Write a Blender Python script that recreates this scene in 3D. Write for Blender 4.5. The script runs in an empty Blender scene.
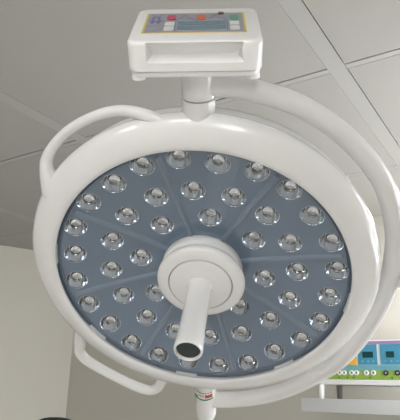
import bpy, bmesh, math, random
from mathutils import Vector, Matrix
random.seed(4)
PI = math.pi
C = bpy.context.scene.collection
CAM = Vector((0, 0, 1.5))

# ------------------------------------------------------------------ helpers
def V(*a): return Vector(a)

def link(name, bm, m, parent=None, mat=None, smooth=True, up=False):
    """one bmesh -> one mesh object; mat is its matrix local to the parent"""
    bmesh.ops.recalc_face_normals(bm, faces=bm.faces)
    if up:
        for f in bm.faces:
            f.normal_update()
            if f.normal.z < 0: f.normal_flip()
    me = bpy.data.meshes.new(name); bm.to_mesh(me); bm.free()
    for x in (m if isinstance(m, (list, tuple)) else [m]): me.materials.append(x)
    o = bpy.data.objects.new(name, me); C.objects.link(o)
    if parent: o.parent = parent
    if mat is not None: o.matrix_local = mat
    if smooth:
        for p in me.polygons: p.use_smooth = True
        try: me.set_sharp_from_angle(angle=math.radians(38))
        except Exception: pass
    return o

def tag(o, label, cat, group=None):
    o['label'] = label; o['category'] = cat
    if group: o['group'] = group
    return o

def struct(o): o['kind'] = 'structure'; return o

def empty(name, loc):
    o = bpy.data.objects.new(name, None); o.empty_display_size = .05
    C.objects.link(o); o.location = loc; return o

def add_box(bm, lo, hi, mi=0):
    x0, y0, z0 = lo; x1, y1, z1 = hi
    vs = [bm.verts.new(p) for p in ((x0,y0,z0),(x1,y0,z0),(x1,y1,z0),(x0,y1,z0),(x0,y0,z1),(x1,y0,z1),(x1,y1,z1),(x0,y1,z1))]
    for f in ((0,3,2,1),(4,5,6,7),(0,1,5,4),(1,2,6,5),(2,3,7,6),(3,0,4,7)):
        fc = bm.faces.new([vs[i] for i in f]); fc.material_index = mi
    return vs

def bevel_box(lo, hi, w, seg=3, keep=None):
    bm = bmesh.new(); add_box(bm, lo, hi)
    ed = [e for e in bm.edges if keep is None or keep(e)]
    bmesh.ops.bevel(bm, geom=ed, offset=w, segments=seg, profile=.5, affect='EDGES')
    return bm

def add_lathe(bm, prof, n=64, a0=0., a1=2*PI, M=None, close_prof=False):
    """profile of (r, z) turned about z"""
    full = abs(a1 - a0 - 2*PI) < 1e-6
    rows = []
    for r, z in prof:
        row = []
        if r < 1e-6:
            v = bm.verts.new((0, 0, z)); row = [v]*(n if full else n+1)
        else:
            for i in range(n if full else n+1):
                a = a0 + (a1-a0)*i/n
                row.append(bm.verts.new((r*math.cos(a), r*math.sin(a), z)))
        rows.append(row)
    if close_prof: rows.append(rows[0])
    made = []
    for A, B in zip(rows[:-1], rows[1:]):
        m = len(A)
        for i in range(m if full else m-1):
            q = [A[i], A[(i+1) % m], B[(i+1) % m], B[i]]
            u = []
            for v in q:
                if v not in u: u.append(v)
            if len(u) > 2:
                try: made.append(bm.faces.new(u))
                except ValueError: pass
    if M is not None:
        vs = {v for f in made for v in f.verts}
        for v in vs: v.co = M @ v.co
    return made

def catmull(P, k=8):
    out = []
    n = len(P)
    for i in range(n-1):
        p0 = P[max(i-1, 0)]; p1 = P[i]; p2 = P[i+1]; p3 = P[min(i+2, n-1)]
        for j in range(k):
            t = j/k
            out.append(.5*((2*p1)+(p2-p0)*t+(2*p0-5*p1+4*p2-p3)*t*t+(3*p1-p0-3*p2+p3)*t**3))
    out.append(P[-1].copy())
    return out

def add_tube(bm, pts, rad, n=20, ref=None, flat=1.0, caps=True):
    """tube along pts; rad a number or a list; flat squeezes the section along ref"""
    N = len(pts); rows = []
    ref = ref or V(0, 0, 1)
    for i, p in enumerate(pts):
        t = (pts[min(i+1, N-1)] - pts[max(i-1, 0)]).normalized()
        s = t.cross(ref)
        if s.length < 1e-4: s = t.cross(V(1, 0, 0))
        s.normalize(); q = s.cross(t).normalized()
        r = rad[i] if isinstance(rad, (list, tuple)) else rad
        rows.append([bm.verts.new(p + s*r*math.cos(2*PI*j/n) + q*r*flat*math.sin(2*PI*j/n)) for j in range(n)])
    for A, B in zip(rows[:-1], rows[1:]):
        for j in range(n): bm.faces.new((A[j], A[(j+1) % n], B[(j+1) % n], B[j]))
    if caps:
        bm.faces.new(rows[0][::-1]); bm.faces.new(rows[-1])

def boolean(o, cutter, op='DIFFERENCE'):
    md = o.modifiers.new('cut', 'BOOLEAN'); md.operation = op; md.object = cutter; md.solver = 'EXACT'
    dg = bpy.context.evaluated_depsgraph_get(); dg.update()
    me = bpy.data.meshes.new_from_object(o.evaluated_get(dg))
    o.modifiers.clear(); old = o.data; nm = old.name; o.data = me
    bpy.data.meshes.remove(old); me.name = nm
    bpy.data.objects.remove(cutter)

# ------------------------------------------------------------------ materials
def mat(name, col, rough=.5, metal=0., coat=0., noise=0., nscale=20., bump=0., spec=.5, **kw):
    m = bpy.data.materials.new(name); m.use_nodes = True
    nt = m.node_tree; b = nt.nodes['Principled BSDF']
    b.inputs['Base Color'].default_value = (*col, 1)
    b.inputs['Roughness'].default_value = rough
    b.inputs['Metallic'].default_value = metal
    b.inputs['Coat Weight'].default_value = coat
    b.inputs['Coat Roughness'].default_value = .08
    b.inputs['Specular IOR Level'].default_value = spec
    for k, v in kw.items(): b.inputs[k.replace('_', ' ')].default_value = v
    if noise or bump:
        tc = nt.nodes.new('ShaderNodeTexCoord'); nz = nt.nodes.new('ShaderNodeTexNoise')
        nz.inputs['Scale'].default_value = nscale; nz.inputs['Detail'].default_value = 4
        nt.links.new(tc.outputs['Object'], nz.inputs['Vector'])
        if noise:
            mx = nt.nodes.new('ShaderNodeMix'); mx.data_type = 'RGBA'
            mx.inputs['A'].default_value = (*[c*(1-noise) for c in col], 1)
            mx.inputs['B'].default_value = (*[min(1, c*(1+noise)) for c in col], 1)
            nt.links.new(nz.outputs['Fac'], mx.inputs['Factor'])
            nt.links.new(mx.outputs['Result'], b.inputs['Base Color'])
        if bump:
            bp = nt.nodes.new('ShaderNodeBump'); bp.inputs['Strength'].default_value = bump
            bp.inputs['Distance'].default_value = .002
            nt.links.new(nz.outputs['Fac'], bp.inputs['Height']); nt.links.new(bp.outputs['Normal'], b.inputs['Normal'])
    return m

def emit(name, col, s):
    m = bpy.data.materials.new(name); m.use_nodes = True
    b = m.node_tree.nodes['Principled BSDF']
    b.inputs['Base Color'].default_value = (.8, .8, .8, 1)
    b.inputs['Emission Color'].default_value = (*col, 1); b.inputs['Emission Strength'].default_value = s
    return m

M_white = mat('lamp_white_enamel', (.80, .793, .797), .26, coat=.4, noise=.01, nscale=6)
M_white2 = mat('lamp_white_matt', (.78, .78, .77), .42, noise=.01, nscale=6)
M_box = mat('control_box_white', (.90, .895, .895), .3, coat=.25)
M_seam = mat('grey_seam', (.28, .25, .22), .5)
M_blue = mat('blue_grey_plate', (.158, .222, .305), .38, noise=.03, nscale=5)
M_rib = mat('blue_grey_rib', (.21, .275, .36), .36)
M_gasket = mat('dark_blue_gasket', (.10, .145, .20), .5)
M_clip = mat('grey_white_clip', (.80, .82, .84), .4)
M_chrome = mat('lens_reflector', (.70, .74, .79), .05, metal=1.)
M_hole = mat('dark_green_rubber', (.02, .035, .032), .45)
M_glass = mat('lens_acrylic', (1, 1, 1), .02, Transmission_Weight=1., IOR=1.49)
M_led = mat('led_phosphor', (.80, .80, .78), .4)
M_ceil = mat('ceiling_board', (.45, .441, .422), .85, noise=.025, nscale=1.5, bump=.05, spec=.2)
M_tee = mat('ceiling_batten', (.48, .472, .455), .7, spec=.3)
M_plenum = mat('ceiling_void', (.12, .12, .11), .9)
M_wall = mat('wall_paint_cream', (.60, .582, .525), .85, noise=.02, nscale=1.2, spec=.2)
M_floor = mat('floor_vinyl', (.55, .54, .52), .4, noise=.08, nscale=3)
M_shelf = mat('shelf_laminate', (.70, .71, .73), .4, noise=.02, nscale=4)
M_dev = mat('device_white', (.80, .80, .79), .4)
M_panel = mat('device_panel_blue', (.07, .32, .49), .4)
M_ltblue = mat('device_band_light_blue', (.16, .42, .50), .4)
M_green = mat('device_band_green', (.29, .45, .085), .4)
M_purple = mat('device_band_purple', (.40, .26, .50), .4)
M_orange = mat('device_orange', (.80, .46, .05), .4)
M_screen = mat('device_display', (.01, .055, .06), .15)
M_black = mat('black_plastic', (.02, .02, .02), .4)
M_socket = mat('socket_white', (.85, .85, .83), .35)
M_foot = mat('grey_foot', (.30, .29, .27), .5)
M_chair = mat('black_leatherette', (.018, .022, .02), .45, bump=.2, nscale=60)
M_metal = mat('brushed_metal', (.55, .55, .56), .3, metal=1.)
M_mem = mat('membrane_grey_blue', (.33, .34, .41), .35, noise=.12, nscale=90)
M_yellow = mat('membrane_yellow_border', (.72, .55, .10), .4)
M_memdisp = mat('membrane_display', (.15, .24, .30), .2)
M_memline = mat('membrane_dark_line', (.14, .15, .22), .4)
M_violet = mat('membrane_violet', (.14, .10, .36), .4)
M_red = mat('button_red', (.56, .075, .13), .4)
M_orange2 = mat('button_orange', (.68, .16, .06), .4)
M_green2 = mat('button_green', (.12, .36, .24), .4)
M_maroon = mat('button_maroon', (.10, .03, .04), .4)
M_btn = mat('button_white', (.78, .78, .76), .35)
M_lblg = mat('label_green', (.02, .22, .07), .5)
M_lblr = mat('label_red', (.40, .05, .04), .5)
M_lblw = mat('label_white', (.80, .79, .76), .5)
M_frame = mat('window_frame_white', (.8, .8, .78), .4)

def thin_glass(name, tint, refl):
    """a thin clear sheet: what lies behind shows through, with a Fresnel mirror on top"""
    m = bpy.data.materials.new(name); m.use_nodes = True; nt = m.node_tree
    nt.nodes.remove(nt.nodes['Principled BSDF']); out = nt.nodes['Material Output']
    t = nt.nodes.new('ShaderNodeBsdfTransparent'); t.inputs['Color'].default_value = (*tint, 1)
    g = nt.nodes.new('ShaderNodeBsdfGlossy'); g.inputs['Roughness'].default_value = .015
    lw = nt.nodes.new('ShaderNodeLayerWeight'); lw.inputs['Blend'].default_value = .5
    pw = nt.nodes.new('ShaderNodeMath'); pw.operation = 'POWER'; pw.inputs[1].default_value = 4.5
    fr = nt.nodes.new('ShaderNodeMapRange'); fr.inputs['To Min'].default_value = refl; fr.inputs['To Max'].default_value = 1.
    nt.links.new(lw.outputs['Facing'], pw.inputs[0]); nt.links.new(pw.outputs[0], fr.inputs['Value'])
    mx = nt.nodes.new('ShaderNodeMixShader')
    nt.links.new(fr.outputs[0], mx.inputs[0]); nt.links.new(t.outputs[0], mx.inputs[1]); nt.links.new(g.outputs[0], mx.inputs[2])
    nt.links.new(mx.outputs[0], out.inputs['Surface'])
    return m
M_cover = thin_glass('clear_cover', (.95, .96, .98), .12)
M_pane = thin_glass('window_glass', (.97, .98, .98), .08)

# ------------------------------------------------------------------ camera
cam = bpy.data.cameras.new('camera'); co = bpy.data.objects.new('camera', cam); C.objects.link(co)
r_ = V(.8478118, .5296841, .0254949); u_ = V(.1446198, -.2771975, .9498666); f_ = V(-.5101964, .8016211, .3116141)
mw = Matrix.Identity(4)
for i in range(3): mw[i][0] = r_[i]; mw[i][1] = u_[i]; mw[i][2] = -f_[i]; mw[i][3] = CAM[i]
co.matrix_world = mw
cam.sensor_fit = 'HORIZONTAL'; cam.sensor_width = 36; cam.lens = 36*561/400; cam.clip_start = .02
bpy.context.scene.camera = co

# ------------------------------------------------------------------ the room
CZ = 2.70
XR, YB, YF = .95, 3.77, -3.2
# ceiling boards: a row of panels with an open joint beside each batten
xl = [-7.17, -5.83, -4.52, -3.21, -1.895, -.575, .74, 2.05]
yl = [-3.63, -2.535, -1.44, -.35, .745, 1.838, 2.93, 4.02]
bm = bmesh.new()
for i in range(len(xl)-1):
    for j in range(len(yl)-1):
        add_box(bm, (xl[i]+.0370, yl[j]+.038, CZ), (xl[i+1]-.0353, yl[j+1]-.002, CZ+.02))
struct(link('ceiling', bm, M_ceil, smooth=False))
bm = bmesh.new(); add_box(bm, (-7.2, -3.7, CZ+.03), (2.0, 4.1, CZ+.06))
struct(link('trim_1', bm, M_plenum, smooth=False))
bm = bmesh.new()
for x in xl[1:-1]: add_box(bm, (x-.0340, -3.7, CZ+.0015), (x+.0325, 4.1, CZ+.018))
struct(link('trim_2', bm, M_tee, smooth=False))
bm = bmesh.new()
for y in yl[1:-1]:
    for i in range(len(xl)-1):
        add_box(bm, (xl[i]+.0345, y+.007, CZ+.001), (xl[i+1]-.0345, y+.037, CZ+.018))
struct(link('trim_3', bm, M_tee, smooth=False))
bm = bmesh.new(); add_box(bm, (-7.2, -3.7, -.05), (2.0, 4.1, 0)); struct(link('floor', bm, M_floor, smooth=False))
bm = bmesh.new(); add_box(bm, (-4.0, YB, 0), (XR+.2, YB+.12, CZ-.001)); struct(link('wall_back', bm, M_wall, smooth=False))
# left wall runs slightly askew, meeting the back wall at the corner
cx0, slope = -3.72, .4985
def lx(y): return cx0 - (YB - y)*slope
bm = bmesh.new()
vs = [bm.verts.new(p) for p in ((lx(YB), YB, 0), (lx(YF), YF, 0), (lx(YF)-.12, YF, 0), (lx(YB)-.12, YB, 0))]
vt = [bm.verts.new((v.co.x, v.co.y, CZ-.001)) for v in vs]
bm.faces.new(vs); bm.faces.new(vt[::-1])
for i in range(4): bm.faces.new((vs[i], vs[(i+1) % 4], vt[(i+1) % 4], vt[i]))
struct(link('wall_left', bm, M_wall, smooth=False))
bm = bmesh.new(); add_box(bm, (-7.2, YF-.12, 0), (XR+.2, YF, CZ-.001)); struct(link('wall_front', bm, M_wall, smooth=False))
# right wall with two windows
WIN = [(-2.5, -.75, 1.55, 2.35), (1.75, 3.2, .95, 2.45)]        # y0, y1, z0, z1
bm = bmesh.new(); e = YF
for y0, y1, z0, z1 in WIN:
    add_box(bm, (XR, e, 0), (XR+.15, y0, CZ-.001)); e = y1
    add_box(bm, (XR, y0, 0), (XR+.15, y1, z0)); add_box(bm, (XR, y0, z1), (XR+.15, y1, CZ-.001))
add_box(bm, (XR, e, 0), (XR+.15, YB, CZ-.001))
struct(link('wall_right', bm, M_wall, smooth=False))
for k, (y0, y1, z0, z1) in enumerate(WIN):
    bm = bmesh.new()
    for y in (y0, (y0+y1)/2-.025, y1-.05): add_box(bm, (XR+.03, y, z0), (XR+.09, y+.05, z1))
    for z in (z0, z1-.05): add_box(bm, (XR+.03, y0, z), (XR+.09, y1, z+.05))
    wf = struct(link('window_%d' % (k+1), bm, M_frame, smooth=False))
    bm = bmesh.new(); add_box(bm, (XR+.056, y0+.05, z0+.05), (XR+.06, y1-.05, z1-.05))
    link('pane', bm, M_pane, wf, smooth=False)
bm = bmesh.new()
add_box(bm, (-3.71, YB-.012, 0), (XR, YB, .08)); struct(link('baseboard_back', bm, M_tee, smooth=False))

# ------------------------------------------------------------------ the lamp's own frame
# H: origin at the middle of the lens plane, x right, y up the dish, z along the beam
Hc = CAM + V(-.5883577, .9350412, .2255139)
hr = V(.9144154, .4042185, -.0212600); hu = V(.3301651, -.7144475, .6168921); hn = V(.2341700, -.5711149, -.7867606)
H = Matrix.Identity(4)
for i in range(3): H[i][0] = hr[i]; H[i][1] = hu[i]; H[i][2] = hn[i]; H[i][3] = Hc[i]
AX = math.radians(-3.6)                         # the swivel axis leans a little inside the dish plane
A = H @ Matrix.Rotation(AX, 4, 'Z')
arm_top = H @ V(.72, -.02, -.05)
root = empty('surgical_light', (arm_top.x, arm_top.y, CZ))
tag(root, 'large round white surgical light with blue-grey lens face and centre handle, hanging tilted below ceiling', 'lamp')
RI = Matrix.Translation(-root.location)
LH = RI @ H; LA = RI @ A

K = .448
def dz(r): return K*(r*r - .26*.26)             # the concave lens face

# --- bezel ring and back shell
prof = [(.312, -.004), (.304, -.001), (.296, .006), (.2925, .013), (.2900, .018), (.2908, .0215), (.2940, .0233), (.299, .0240),
        (.309, .0225), (.320, .0185), (.331, .0125), (.340, .0050), (.3455, -.0030), (.3470, -.0095), (.3450, -.0170),
        (.339, -.0230), (.330, -.0275), (.3235, -.0310), (.3245, -.0360), (.3320, -.0420), (.3370, -.0490), (.3375, -.0560), (.333, -.0630), (.317, -.0690), (.29, -.074), (.22, -.080), (.12, -.086), (0, -.088)]
bm = bmesh.new(); add_lathe(bm, prof, 160)
link('bezel_ring', bm, M_white, root, LH)

# --- face: eight wedge panels with six round holes each
PH = math.radians(78.828); ST = PI/4
LENS = [(.2641, 15.13), (.2572, 0), (.2641, -15.13), (.1893, 11.52), (.1893, -11.52), (.1269, 0)]
LR = .0222
def lens_matrix(r, a):
    p = V(r*math.cos(a), r*math.sin(a), dz(r))
    nz = V(-2*K*r*math.cos(a), -2*K*r*math.sin(a), 1).normalized()
    y = nz.cross(V(1, 0, 0)).normalized(); x = y.cross(nz)
    m = Matrix.Identity(4)
    for i in range(3): m[i][0] = x[i]; m[i][1] = y[i]; m[i][2] = nz[i]; m[i][3] = p[i]
    return m
wed = [.05 + .00466*i for i in range(51)]     # .05 .. .283
bm = bmesh.new()
pr = [(r, dz(r)) for r in wed] + [(r, dz(r)-.003) for r in reversed(wed)]
fc = add_lathe(bm, pr, 24, -ST/2+.002, ST/2-.002, close_prof=True)
bmesh.ops.holes_fill(bm, edges=[e for e in bm.edges if e.is_boundary], sides=0)
panel = link('sector_panel', bm, M_blue, root, Matrix.Identity(4), smooth=False)
bm = bmesh.new()
for r, a in LENS:
    add_lathe(bm, [(0, -.02), (LR, -.02), (LR, .02), (0, .02)], 40, M=lens_matrix(r, math.radians(a)))
cut = link('cut', bm, M_blue, root, Matrix.Identity(4), smooth=False)
boolean(panel, cut)
for p in panel.data.polygons: p.use_smooth = True
panel.data.set_sharp_from_angle(angle=math.radians(30))
for k in range(8):
    o = panel if k == 0 else panel.copy()
    if k: C.objects.link(o)
    o.matrix_local = LH @ Matrix.Rotation(PH - k*ST, 4, 'Z')

# --- ribs between the panels
bm = bmesh.new()
w, hgt = .0060, .0066
rr = [.06 + .0215*i for i in range(11)]
for s0, s1 in zip(rr[:-1], rr[1:]):
    a = [(s0, -w, 0), (s0, -w*.45, hgt), (s0, w*.45, hgt), (s0, w, 0)]
    b = [(s1, -w, 0), (s1, -w*.45, hgt), (s1, w*.45, hgt), (s1, w, 0)]
    A_ = [bm.verts.new((x, y, dz(x)+z-.0005)) for x, y, z in a]; B_ = [bm.verts.new((x, y, dz(x)+z-.0005)) for x, y, z in b]
    for i in range(3): bm.faces.new((A_[i], A_[i+1], B_[i+1], B_[i]))
    if s0 == rr[0]: bm.faces.new(A_[::-1])
    if s1 == rr[-1]: bm.faces.new(B_)
bmesh.ops.remove_doubles(bm, verts=bm.verts, dist=1e-6)
rib = link('divider_rib', bm, M_rib, root, Matrix.Identity(4), smooth=False)
for k in range(8):
    o = rib if k == 0 else rib.copy()
    if k: C.objects.link(o)
    o.matrix_local = LH @ Matrix.Rotation(PH + ST/2 - k*ST, 4, 'Z')

# --- 48 lenses: faceted mirror cup with a clear dome and its LED
bm = bmesh.new()
cup = [(LR+.0005, -.0002), (LR+.0005, .0003), (LR, .0005), (LR-.0004, .0000), (.0212, -.003), (.0198, -.007), (.0180, -.0110), (.0160, -.0145), (.0140, -.0165), (.0, -.0167)]
add_lathe(bm, cup, 40)
cup0 = link('lens_cup', bm, M_chrome, root, Matrix.Identity(4))
bm = bmesh.new()
dome = [(0, -.0141), (.0088, -.0141), (.0104, -.0125), (.0108, -.0095), (.0102, -.0062), (.0086, -.0036), (.0066, -.0022), (.0052, -.0020), (.0044, -.0030), (.0024, -.0036), (0, -.0038)]
add_lathe(bm, [(r*.98, z) for r, z in dome], 28)
dome0 = link('lens_dome', bm, M_glass, cup0, Matrix.Identity(4)); dome0['label'] = 'clear dome lens'
bm = bmesh.new(); add_box(bm, (-.0060, -.0060, -.0150), (.0060, .0060, -.0143))
led0 = link('led_chip', bm, M_led, cup0, Matrix.Identity(4), smooth=False)
bm = bmesh.new(); add_lathe(bm, [(0, -.0165), (.0128, -.0165), (.0128, -.0152), (.0100, -.0148), (0, -.0148)], 24)
hol0 = link('led_holder', bm, M_black, cup0, Matrix.Identity(4))
first = True
for k in range(8):
    for r, a in LENS:
        m = LH @ lens_matrix(r, PH - k*ST + math.radians(a)) @ Matrix.Rotation(random.uniform(0, 6), 4, 'Z')
        if first: cup0.matrix_local = m; first = False; continue
        c = cup0.copy(); C.objects.link(c); c.matrix_local = m
        for ch in (dome0, led0, hol0):
            d = ch.copy(); C.objects.link(d); d.parent = c; d.matrix_local = Matrix.Identity(4)

# --- gasket under the bezel lip and its clips
bm = bmesh.new(); add_lathe(bm, [(.2835, .0062), (.3105, .0040), (.3105, .0015), (.2835, .0015)], 128, close_prof=True)
link('gasket', bm, M_gasket, root, LH)
bm = bmesh.new(); add_lathe(bm, [(.2912, .0050), (.2912, .0120), (.305, .0115), (.305, .0042)], 12, -.080, .080, close_prof=True)
bmesh.ops.holes_fill(bm, edges=[e for e in bm.edges if e.is_boundary], sides=0)
clip = link('cover_clip', bm, M_clip, root, Matrix.Identity(4), smooth=False)
for k in range(8):
    o = clip if k == 0 else clip.copy()
    if k: C.objects.link(o)
    o.matrix_local = LH @ Matrix.Rotation(PH - k*ST, 4, 'Z')

# --- clear cover
bm = bmesh.new()
add_lathe(bm, [(r, dz(r)+.0080) for r in [.074 + .01053*i for i in range(21)]], 128)
link('cover_glass', bm, M_cover, root, LH, up=True)

# --- hub with the sterile handle
bm = bmesh.new()
add_lathe(bm, [(.060, -.034), (.074, -.030), (.0795, -.0275), (.0815, -.024), (.0815, -.008), (.081, -.004), (.079, -.002), (.070, .0), (.066, .009), (.05, .009)], 96)
link('hub_base', bm, M_white2, root, LH)
LF = LH @ Matrix.Translation((.002, 0, .0115))
bm = bmesh.new()
add_lathe(bm, [(.05, -.003), (.079, -.003), (.0845, -.001), (.0870, .004), (.0870, .009), (.0852, .0130), (.081, .0156), (.073, .0178),
               (.0640, .0190), (.0630, .0160), (.0617, .0160), (.0608, .0190), (.050, .0205), (.036, .0225), (.030, .0250), (.020, .0250), (.020, .0)], 96)
hub = link('hub_flange', bm, M_white, root, LF)
bm = bmesh.new(); add_lathe(bm, [(.0616, .0164), (.0640, .0164), (.0636, .0168), (.0620, .0168)], 96, close_prof=True)
link('groove', bm, M_seam, hub, Matrix.Identity(4))
bm = bmesh.new()
add_lathe(bm, [(.0, .020), (.0262, .022), (.0246, .0265), (.0236, .033), (.0230, .045), (.0230, .08), (.0236, .13), (.0248, .165), (.0256, .180),
               (.0254, .1855), (.0240, .1885), (.0222, .1890), (.0212, .1875), (.0208, .178), (0, .176)], 48)
hd = link('sterile_handle', bm, M_white, root, LF)
bm = bmesh.new(); add_lathe(bm, [(.0207, .1766), (.0207, .1835), (.0195, .1845), (0, .1840)], 40)
o = link('handle_socket', bm, M_hole, hd, Matrix.Identity(4)); o['label'] = 'dark green hollow end'

# --- grab handles on the rim
def pol(r, a, z): a = math.radians(a); return V(r*math.cos(a), r*math.sin(a), z)
def grab(pts, rads):
    bm = bmesh.new(); P = catmull(pts, 8); R_ = []
    for i in range(len(rads)-1):
        for j in range(8): R_.append(rads[i] + (rads[i+1]-rads[i])*j/8)
    R_.append(rads[-1])
    add_tube(bm, P, R_, 20, flat=.95)
    return link('grab_handle', bm, M_white, root, LH)
grab([pol(.312, 92, -.006), pol(.326, 95.5, -.006), pol(.343, 99.5, -.008), pol(.359, 104, -.011), pol(.3705, 109, -.014), pol(.3770, 116, -.016), pol(.3800, 124, -.016),
      pol(.3775, 131, -.016), pol(.3715, 135.8, -.015), pol(.3610, 138.6, -.013), pol(.3465, 141.2, -.011), pol(.331, 144, -.010), pol(.316, 147, -.008)],
     [.011, .0130, .0122, .0108, .0098, .0094, .0094, .0100, .0114, .0138, .0180, .0225, .021])
grab([pol(.318, -109.3, -.010), pol(.345, -109.6, -.012), pol(.3674, -110.0, -.012), pol(.392, -110.6, -.012), pol(.4080, -112.6, -.012), pol(.4130, -116.0, -.012), pol(.4110, -121.3, -.012), pol(.409, -127.5, -.012),
      pol(.4085, -132.3, -.012), pol(.4080, -137.3, -.012), pol(.3985, -140.9, -.012), pol(.380, -143.2, -.012), pol(.3615, -145.6, -.012), pol(.340, -148.2, -.011), pol(.318, -150.5, -.010)],
     [.014, .0140, .0128, .0126, .0126, .0126, .0124, .0124, .0124, .0126, .0128, .013, .0138, .015, .016])

# --- pivots, yoke
def along_y(prof, n=48): # lathe about the swivel axis (profile of (r, y))
    bm = bmesh.new(); add_lathe(bm, prof, n, M=Matrix.Rotation(-PI/2, 4, 'X')); return bm
PZ = Matrix.Translation((0, 0, -.022))
link('upper_pivot', along_y([(.034, .318), (.030, .334), (.0284, .348), (.0278, .3675), (0, .3675)]), M_white, root, LA @ PZ)
link('pivot_seam', along_y([(0, .3672), (.0266, .3672), (.0266, .3706), (0, .3706)]), M_seam, root, LA @ PZ)
link('post', along_y([(0, .3703), (.0272, .3703), (.0276, .372), (.0278, .432), (0, .432)]), M_white, root, LA @ PZ)
lp = link('lower_pivot', along_y([(0, -.474), (.020, -.474), (.0245, -.470), (.0258, -.462), (.0260, -.42), (.0262, -.36), (.030, -.345), (.034, -.33), (0, -.32)]), M_white, root, LA @ PZ)
yk = [(86.6, .389, -.022), (80, .3885, -.025), (73, .389, -.030), (60, .389, -.036), (47, .3865, -.041), (35, .385, -.045), (23, .3825, -.049), (8, .377, -.052),
      (-8, .375, -.052), (-20, .379, -.050), (-33, .3865, -.046), (-44, .398, -.043), (-53, .402, -.039), (-63, .408, -.034), (-73, .413, -.030), (-84, .4135, -.025), (-93.6, .4125, -.022)]
bm = bmesh.new(); add_tube(bm, catmull([pol(r+.0018, a, z) for a, r, z in yk], 8), .0192, 24)
link('yoke_arm', bm, M_white, root, LH)

# label on the lower pivot: green arc below, red lettering marks above
def band(bm, R, a0, a1, yf0, yf1, n=14):   # a strip lying on the pivot's front
    prev = None
    for i in range(n+1):
        t = i/n; a = math.radians(a0+(a1-a0)*t)
        p = [bm.verts.new((R*math.sin(a), (y(t) if callable(y) else y)+LO, R*math.cos(a))) for y in (yf0, yf1)]
        if prev: bm.faces.new((prev[0], p[0], p[1], prev[1]))
        prev = p
RL = .0264; LO = .018
bm = bmesh.new(); band(bm, RL, -62, 62, -.4055, -.372)
lb = link('pivot_label', bm, M_lblw, lp, Matrix.Identity(4), smooth=False)
bm = bmesh.new(); band(bm, RL+.0003, -60, 52, lambda t: -.4045+.004*abs(t-.5), lambda t: -.3992+.004*abs(t-.5))
band(bm, RL+.0004, -60, -34, -.4030, -.3925)
g_ = link('green_stripe', bm, M_lblg, lb, Matrix.Identity(4), smooth=False)
bm = bmesh.new()
for i in range(6): band(bm, RL+.0003, -42+i*15, -31+i*15, -.3795, -.3760, 2)
for i in range(4): band(bm, RL+.0003, -30+i*9, -25+i*9, -.3905, -.3865, 2)
band(bm, RL+.0003, 6, 46, -.3945, -.3835, 4)
r__ = link('red_lettering', bm, M_lblr, lb, Matrix.Identity(4), smooth=False)

# --- suspension: boss on the yoke, stub, drop tube, canopy
bm = bmesh.new()
dirx = V(.72-.375, 0, 0)
y0 = -.05
add_lathe(bm, [(0, .0), (.0135, .0), (.0135, .036), (.012, .040), (.0, .040)], 24, M=Matrix.Translation((.37, y0, -.052)) @ Matrix.Rotation(PI/2, 4, 'Y'))
link('yoke_boss', bm, M_white, root, LH)
bm = bmesh.new()
add_tube(bm, catmull([V(.408, y0, -.052), V(.45, y0, -.052), V(.52, y0, -.052), V(.60, y0+.01, -.05), V(.70, -.02, -.05)], 6), .024, 20)
link('swivel_arm', bm, M_white, root, LH)
L = arm_top.z - CZ
bm = bmesh.new(); add_lathe(bm, [(0, L-.06), (.034, L-.06), (.040, L-.05), (.040, L+.05), (.034, L+.06), (.028, L+.065), (.028, -.05), (0, -.05)], 32)
link('drop_tube', bm, M_white, root, Matrix.Identity(4))
bm = bmesh.new(); add_lathe(bm, [(0, -.06), (.04, -.06), (.07, -.05), (.095, -.02), (.10, -.004), (0, -.004)], 40)
link('ceiling_canopy', bm, M_white, root, Matrix.Identity(4))

# --- control box on the post (local: x right, y up the axis, z to the front)
BX = A @ Matrix.Translation((-.006, -.004, -.0575)) @ Matrix.Rotation(math.radians(6), 4, 'Y')
LB = RI @ BX
y0b, y1b = .4360, .4825
def rbox(x0, x1, ya, yb, z0, z1, rv, rt, top=True, taper=0.):
    """box with rounded vertical edges and softly rounded rim"""
    bm = bmesh.new(); add_box(bm, (x0, ya, z0), (x1, yb, z1))
    bmesh.ops.bevel(bm, geom=[e for e in bm.edges if abs(e.verts[0].co.y-e.verts[1].co.y) > .001], offset=rv, segments=6, profile=.5, affect='EDGES')
    ys = yb if top else ya
    bmesh.ops.bevel(bm, geom=[e for e in bm.edges if abs(e.verts[0].co.y-ys) < 1e-5 and abs(e.verts[1].co.y-ys) < 1e-5], offset=rt, segments=4, profile=.5, affect='EDGES')
    return bm
box = link('control_box', rbox(-.1025, .1025, y0b, y1b, -.0975, .0905, .02, .007), M_box, root, LB)
bm = bmesh.new()
sec = [(.4860, .1150), (.4830, .0960), (.4785, .0850), (.4705, .0770), (.4620, .0715), (.4560, .0690), (.4535, .0705), (.4525, .0760), (.4515, .0855), (.4490, .0915), (.4485, .1150)]
def sx(z): return max(0., (.0905-z))*.35            # side walls lean in towards the back
va = [bm.verts.new((-.0745+sx(z), y, z)) for y, z in sec]; vb = [bm.verts.new((.0745-sx(z), y, z)) for y, z in sec]
for q in range(len(sec)): bm.faces.new((va[q], va[(q+1) % len(sec)], vb[(q+1) % len(sec)], vb[q]))
bm.faces.new(va); bm.faces.new(vb[::-1])
cut = link('cut', bm, M_box, root, LB, smooth=False)
boolean(box, cut)
for p in box.data.polygons: p.use_smooth = True
box.data.set_sharp_from_angle(angle=math.radians(50))
md = box.modifiers.new('soft', 'BEVEL'); md.width = .004; md.segments = 3; md.limit_method = 'ANGLE'; md.angle_limit = math.radians(50); md.harden_normals = False
I4 = Matrix.Identity(4)
link('lower_shell', rbox(-.1005, .1005, .4250, y0b-.0017, -.095, .0875, .02, .005, top=False), M_box, box, I4)
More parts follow.
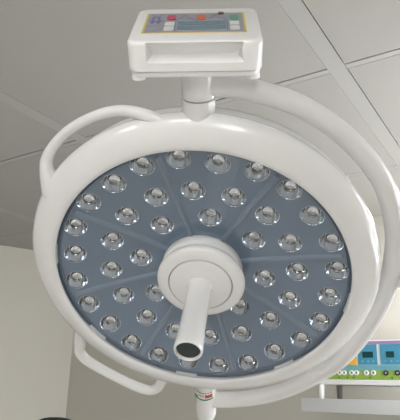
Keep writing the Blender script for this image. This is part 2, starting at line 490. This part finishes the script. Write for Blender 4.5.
for x in (-.089, .089):
    bm = bmesh.new(); add_lathe(bm, [(0, -.004), (.010, -.004), (.011, 0), (.011, .004), (0, .004)], 20, M=Matrix.Translation((x, .4235, .072)) @ Matrix.Rotation(PI/2, 4, 'X'))
    link('bumper', bm, M_box, box, I4)
# membrane panel on the top face
yt = y1b
def slab(name, x0, x1, z0, z1, m, h0=.0, h1=.0006, rnd=0):
    bm = bmesh.new(); add_box(bm, (x0, yt+h0, z0), (x1, yt+h1, z1))
    if rnd: bmesh.ops.bevel(bm, geom=[e for e in bm.edges if abs(e.verts[0].co.y-e.verts[1].co.y) > 1e-5], offset=rnd, segments=4, profile=.5, affect='EDGES')
    return link(name, bm, m, box, I4, smooth=False)
mx0, mx1, mz0, mz1 = -.083, .0795, -.062, .050
slab('membrane_border', mx0, mx1, mz0, mz1, M_yellow, 0, .0006)
slab('membrane', mx0+.0035, mx1-.0035, mz0+.003, mz1-.003, M_mem, .0004, .0010)
def mp(u, v): return mx0+(mx1-mx0)*u, mz1-(mz1-mz0)*v     # u left-right, v front-back
def pat(name, u0, u1, v0, v1, m, h=.0016, rnd=0):
    x0, z1 = mp(u0, v0); x1, z0 = mp(u1, v1); return slab(name, x0, x1, z0, z1, m, .0009, h, rnd)
pat('display', .33, .80, .12, .32, M_memdisp); pat('display', .33, .80, .36, .54, M_memdisp)
pat('white_button', .205, .30, .10, .27, M_btn, .0022, .002); pat('white_button', .205, .30, .34, .49, M_btn, .0022, .002)
pat('white_button', .845, .935, .10, .27, M_btn, .0022, .002); pat('white_button', .845, .935, .34, .50, M_btn, .0022, .002)
pat('red_button', .215, .305, .60, .84, M_red, .0026, .006)
pat('orange_button', .515, .605, .60, .84, M_orange2, .0026, .006)
pat('green_button', .845, .935, .58, .82, M_green2, .0026, .006)
pat('dark_button', .73, .79, .88, .985, M_maroon, .0026, .003)
bm = bmesh.new()
def stroke(bm, a, b, wd=.0016):
    (xa, za), (xb, zb) = mp(*a), mp(*b); d = V(xb-xa, 0, zb-za).normalized(); s = V(-d.z, 0, d.x)*wd/2
    lo = [bm.verts.new(V(x, yt+.0012, z)+q) for x, z, q in ((xa, za, s), (xb, zb, s), (xb, zb, -s), (xa, za, -s))]
    bm.faces.new(lo)
for a, b in (((.03, .6), (.17, .92)), ((.05, .92), (.2, .5)), ((.31, .6), (.42, .92)), ((.36, .9), (.52, .55)), ((.62, .6), (.72, .9)), ((.66, .92), (.82, .6)), ((.33, .72), (.51, .66)), ((.61, .74), (.84, .7)), ((.31, .08), (.31, .56)), ((.82, .08), (.82, .56)), ((.03, .3), (.2, .34)), ((.1, .06), (.2, .2))):
    stroke(bm, a, b)
link('printed_lines', bm, M_memline, box, I4, smooth=False)
bm = bmesh.new()
for u in (.075, .135):
    stroke(bm, (u, .45), (u, .80), .0026); stroke(bm, (u, .45), (u-.025, .58), .0022); stroke(bm, (u, .45), (u+.025, .58), .0022)
link('violet_arrow_marks', bm, M_violet, box, I4, smooth=False)

# ------------------------------------------------------------------ wall shelf and the medical unit on it
SZ = 1.5 - .007
bm = bevel_box((-1.313, 3.2, SZ-.072), (.45, YB-.001, SZ), .003, 2)
shelf = link('wall_shelf', bm, M_shelf)
tag(shelf, 'thick white wall shelf carrying the colourful medical unit, lower right', 'shelf')
FY = 3.30
def px(x): return -1.1655 + (x-330)*.005757          # along the unit's front
def pz(y): return 1.5 + .314 - (y-342)*.00574
unit = empty('electrotherapy_unit', (-.95, 3.45, SZ))
tag(unit, 'white medical unit with blue panels, small displays and green socket strip, standing on wall shelf', 'medical device')
UI = Matrix.Translation(-unit.location)
def upart(name, bm, m, parent=unit, smooth=False):
    return link(name, bm, m, parent, UI if parent is unit else Matrix.Identity(4), smooth)
ux0, ux1 = px(316), px(436)
cas = upart('casing', bevel_box((ux0+.02, FY+.004, pz(380)), (ux1-.02, 3.62, pz(341)), .006, 2), M_dev)
upart('base_tray', bevel_box((ux0, FY-.012, pz(384.2)), (ux1, 3.65, pz(379.4)), .004, 2), M_dev)
for x, y in ((ux0+.004, FY-.008), (ux0+.01, 3.60), (ux1-.03, FY-.008), (ux1-.03, 3.60)):
    bm = bmesh.new(); add_lathe(bm, [(0, SZ), (.015, SZ), (.016, SZ+.005), (.019, pz(384.2)), (0, pz(384.2))], 16, M=Matrix.Translation((x+.014, y+.014, 0)))
    upart('foot', bm, M_dev if y < 3.4 else M_foot, smooth=True)
def front(name, xa, xb, ya, yb, m, t=.003, parent=cas):
    bm = bmesh.new(); add_box(bm, (px(xa), FY+.004-t, pz(yb)), (px(xb), FY+.0045, pz(ya))); return upart(name, bm, m, parent)
front('purple_strip', 322, 430, 342.3, 345.2, M_purple)
front('light_blue_strip', 322, 430, 365.4, 370.2, M_ltblue)
gs = front('green_socket_strip', 322, 430, 370.2, 379, M_green)
front('orange_panel', 325, 357.5, 350, 365.2, M_orange)
front('purple_panel', 325, 357.5, 345.4, 349.8, M_purple)
for xa, xb, d0, d1 in ((359, 378.2, 363.8, 374.2), (381.2, 401.5, 387, 394.5), (404.5, 425, 410, 418)):
    p = front('blue_panel', xa, xb, 345.4, 365.0, M_panel)
    front('display', d0, d1, 352.4, 358.2, M_screen, .005)
    for i in range(3):
        xc = xa + (xb-xa)*(.22+.28*i)
        bm = bmesh.new(); add_lathe(bm, [(0, 0), (.0048, 0), (.0048, .004), (0, .005)], 12, M=Matrix.Translation((px(xc), FY+.001, pz(361.6))) @ Matrix.Rotation(PI/2, 4, 'X'))
        upart('key', bm, M_ltblue, cas, True)
for x, m in ((333, 0), (339.6, 0), (344.2, 0), (351.8, 0), (356.6, 0), (366.6, 0), (373.4, 0), (385.6, 1), (396.4, 1), (408, 0), (415, 0)):
    T = Matrix.Translation((px(x), FY+.001, pz(372.6))) @ Matrix.Rotation(PI/2, 4, 'X')
    bm = bmesh.new(); add_lathe(bm, [(.0065, 0), (.0145, 0), (.0145, .004), (.0125, .007), (.0075, .007), (.0065, .004)], 20, M=T, close_prof=True)
    upart('socket', bm, M_black if m else M_socket, cas, True)
    bm = bmesh.new(); add_lathe(bm, [(0, .0005), (.0065, .0005), (.0065, .002), (0, .002)], 16, M=T)
    upart('socket_hole', bm, M_socket if m else M_foot, cas, True)
bm = bmesh.new()
for x in (339, 347.5, 353.5, 370, 391): add_lathe(bm, [(0, 0), (.004, 0), (.004, .003), (0, .003)], 10, M=Matrix.Translation((px(x), FY+.001, pz(377.2))) @ Matrix.Rotation(PI/2, 4, 'X'))
upart('socket_marks', bm, M_black, cas, True)

# ------------------------------------------------------------------ dark high-backed chair, only its top in view
ch = empty('high_backed_chair', (-1.985, 1.95, 0)); ch.rotation_euler = (0, 0, math.radians(215))
tag(ch, 'black high-backed chair, only its rounded top edge showing at bottom left before the wall', 'chair')
def cpart(name, bm, m): return link(name, bm, m, ch, Matrix.Identity(4))
bm = bmesh.new(); bmesh.ops.create_uvsphere(bm, u_segments=32, v_segments=20, radius=1)
for v in bm.verts:
    c = v.co; v.co = V(math.copysign(abs(c.x)**.75, c.x)*.115, math.copysign(abs(c.y)**.8, c.y)*.042-.008, 1.297+math.copysign(abs(c.z)**.85, c.z)*.087)
cpart('headrest', bm, M_chair)
cpart('backrest', bevel_box((-.23, -.05, .56), (.23, .03, 1.215), .035, 5), M_chair)
cpart('seat', bevel_box((-.24, .03, .44), (.24, .50, .54), .035, 5), M_chair)
bm = bmesh.new(); add_lathe(bm, [(0, .10), (.03, .10), (.03, .30), (.022, .30), (.022, .442), (0, .442)], 20, M=Matrix.Translation((0, .25, 0)))
cpart('gas_column', bm, M_metal)
bm = bmesh.new()
for i in range(5):
    a = 2*PI*i/5; add_tube(bm, [V(0, .25, .11), V(.28*math.cos(a), .25+.28*math.sin(a), .075)], [.024, .016], 10)
cpart('star_base', bm, M_metal)
for i in range(5):
    a = 2*PI*i/5
    bm = bmesh.new(); add_lathe(bm, [(0, -.02), (.028, -.02), (.03, 0), (.028, .02), (0, .02)], 16, M=Matrix.Translation((.27*math.cos(a), .25+.27*math.sin(a), .0305)) @ Matrix.Rotation(a, 4, 'Z') @ Matrix.Rotation(PI/2, 4, 'X'))
    cpart('caster', bm, M_black)

# ------------------------------------------------------------------ light: daylight through the window, ceiling lights
M_lite2 = emit('wall_side_light_diffuser', (1, .985, .975), 36.)
M_lite = emit('ceiling_light_diffuser', (1, .985, .97), 18.5)
def ceiling_light(x, y, lab, h=.6):
    t = empty('ceiling_light', (x, y, CZ)); tag(t, lab, 'ceiling light', 'ceiling lights')
    bm = bmesh.new()
    for a in ((-.3, -h, .3, -h+.03), (-.3, h-.03, .3, h), (-.3, -h+.03, -.27, h-.03), (.27, -h+.03, .3, h-.03)):
        add_box(bm, (a[0], a[1], -.022), (a[2], a[3], -.004))
    link('frame', bm, M_frame, t, Matrix.Identity(4), smooth=False)
    bm = bmesh.new(); add_box(bm, (-.269, -h+.031, -.018), (.269, h-.031, -.006)); link('diffuser', bm, M_lite if h > .5 else M_lite2, t, Matrix.Identity(4), smooth=False)
ceiling_light(.0825, -1.9875, 'lit rectangular ceiling light nearest the window')
ceiling_light(.0825, 3.40, 'square lit ceiling light close to the back wall, above the medical unit', .3)
ceiling_light(-1.235, -1.9875, 'lit rectangular ceiling light farther from the window')

for (y0, y1, z0, z1), en in zip(WIN, (58, 95)):
    al = bpy.data.lights.new('daylight', 'AREA'); al.shape = 'RECTANGLE'; al.size = z1-z0; al.size_y = y1-y0
    al.energy = en; al.color = (1, .99, .985)
    ao = bpy.data.objects.new('daylight', al); C.objects.link(ao)
    ao.location = (XR+.30, (y0+y1)/2, (z0+z1)/2); ao.rotation_euler = (0, math.radians(90), 0)
wd = bpy.data.worlds.new('sky'); bpy.context.scene.world = wd; wd.use_nodes = True
wd.node_tree.nodes['Background'].inputs[0].default_value = (.85, .92, 1, 1)
wd.node_tree.nodes['Background'].inputs[1].default_value = 1.5

vs = bpy.context.scene.view_settings
vs.view_transform = 'Standard'; vs.look = 'None'; vs.gamma = 1; vs.use_curve_mapping = False; vs.exposure = 0.0
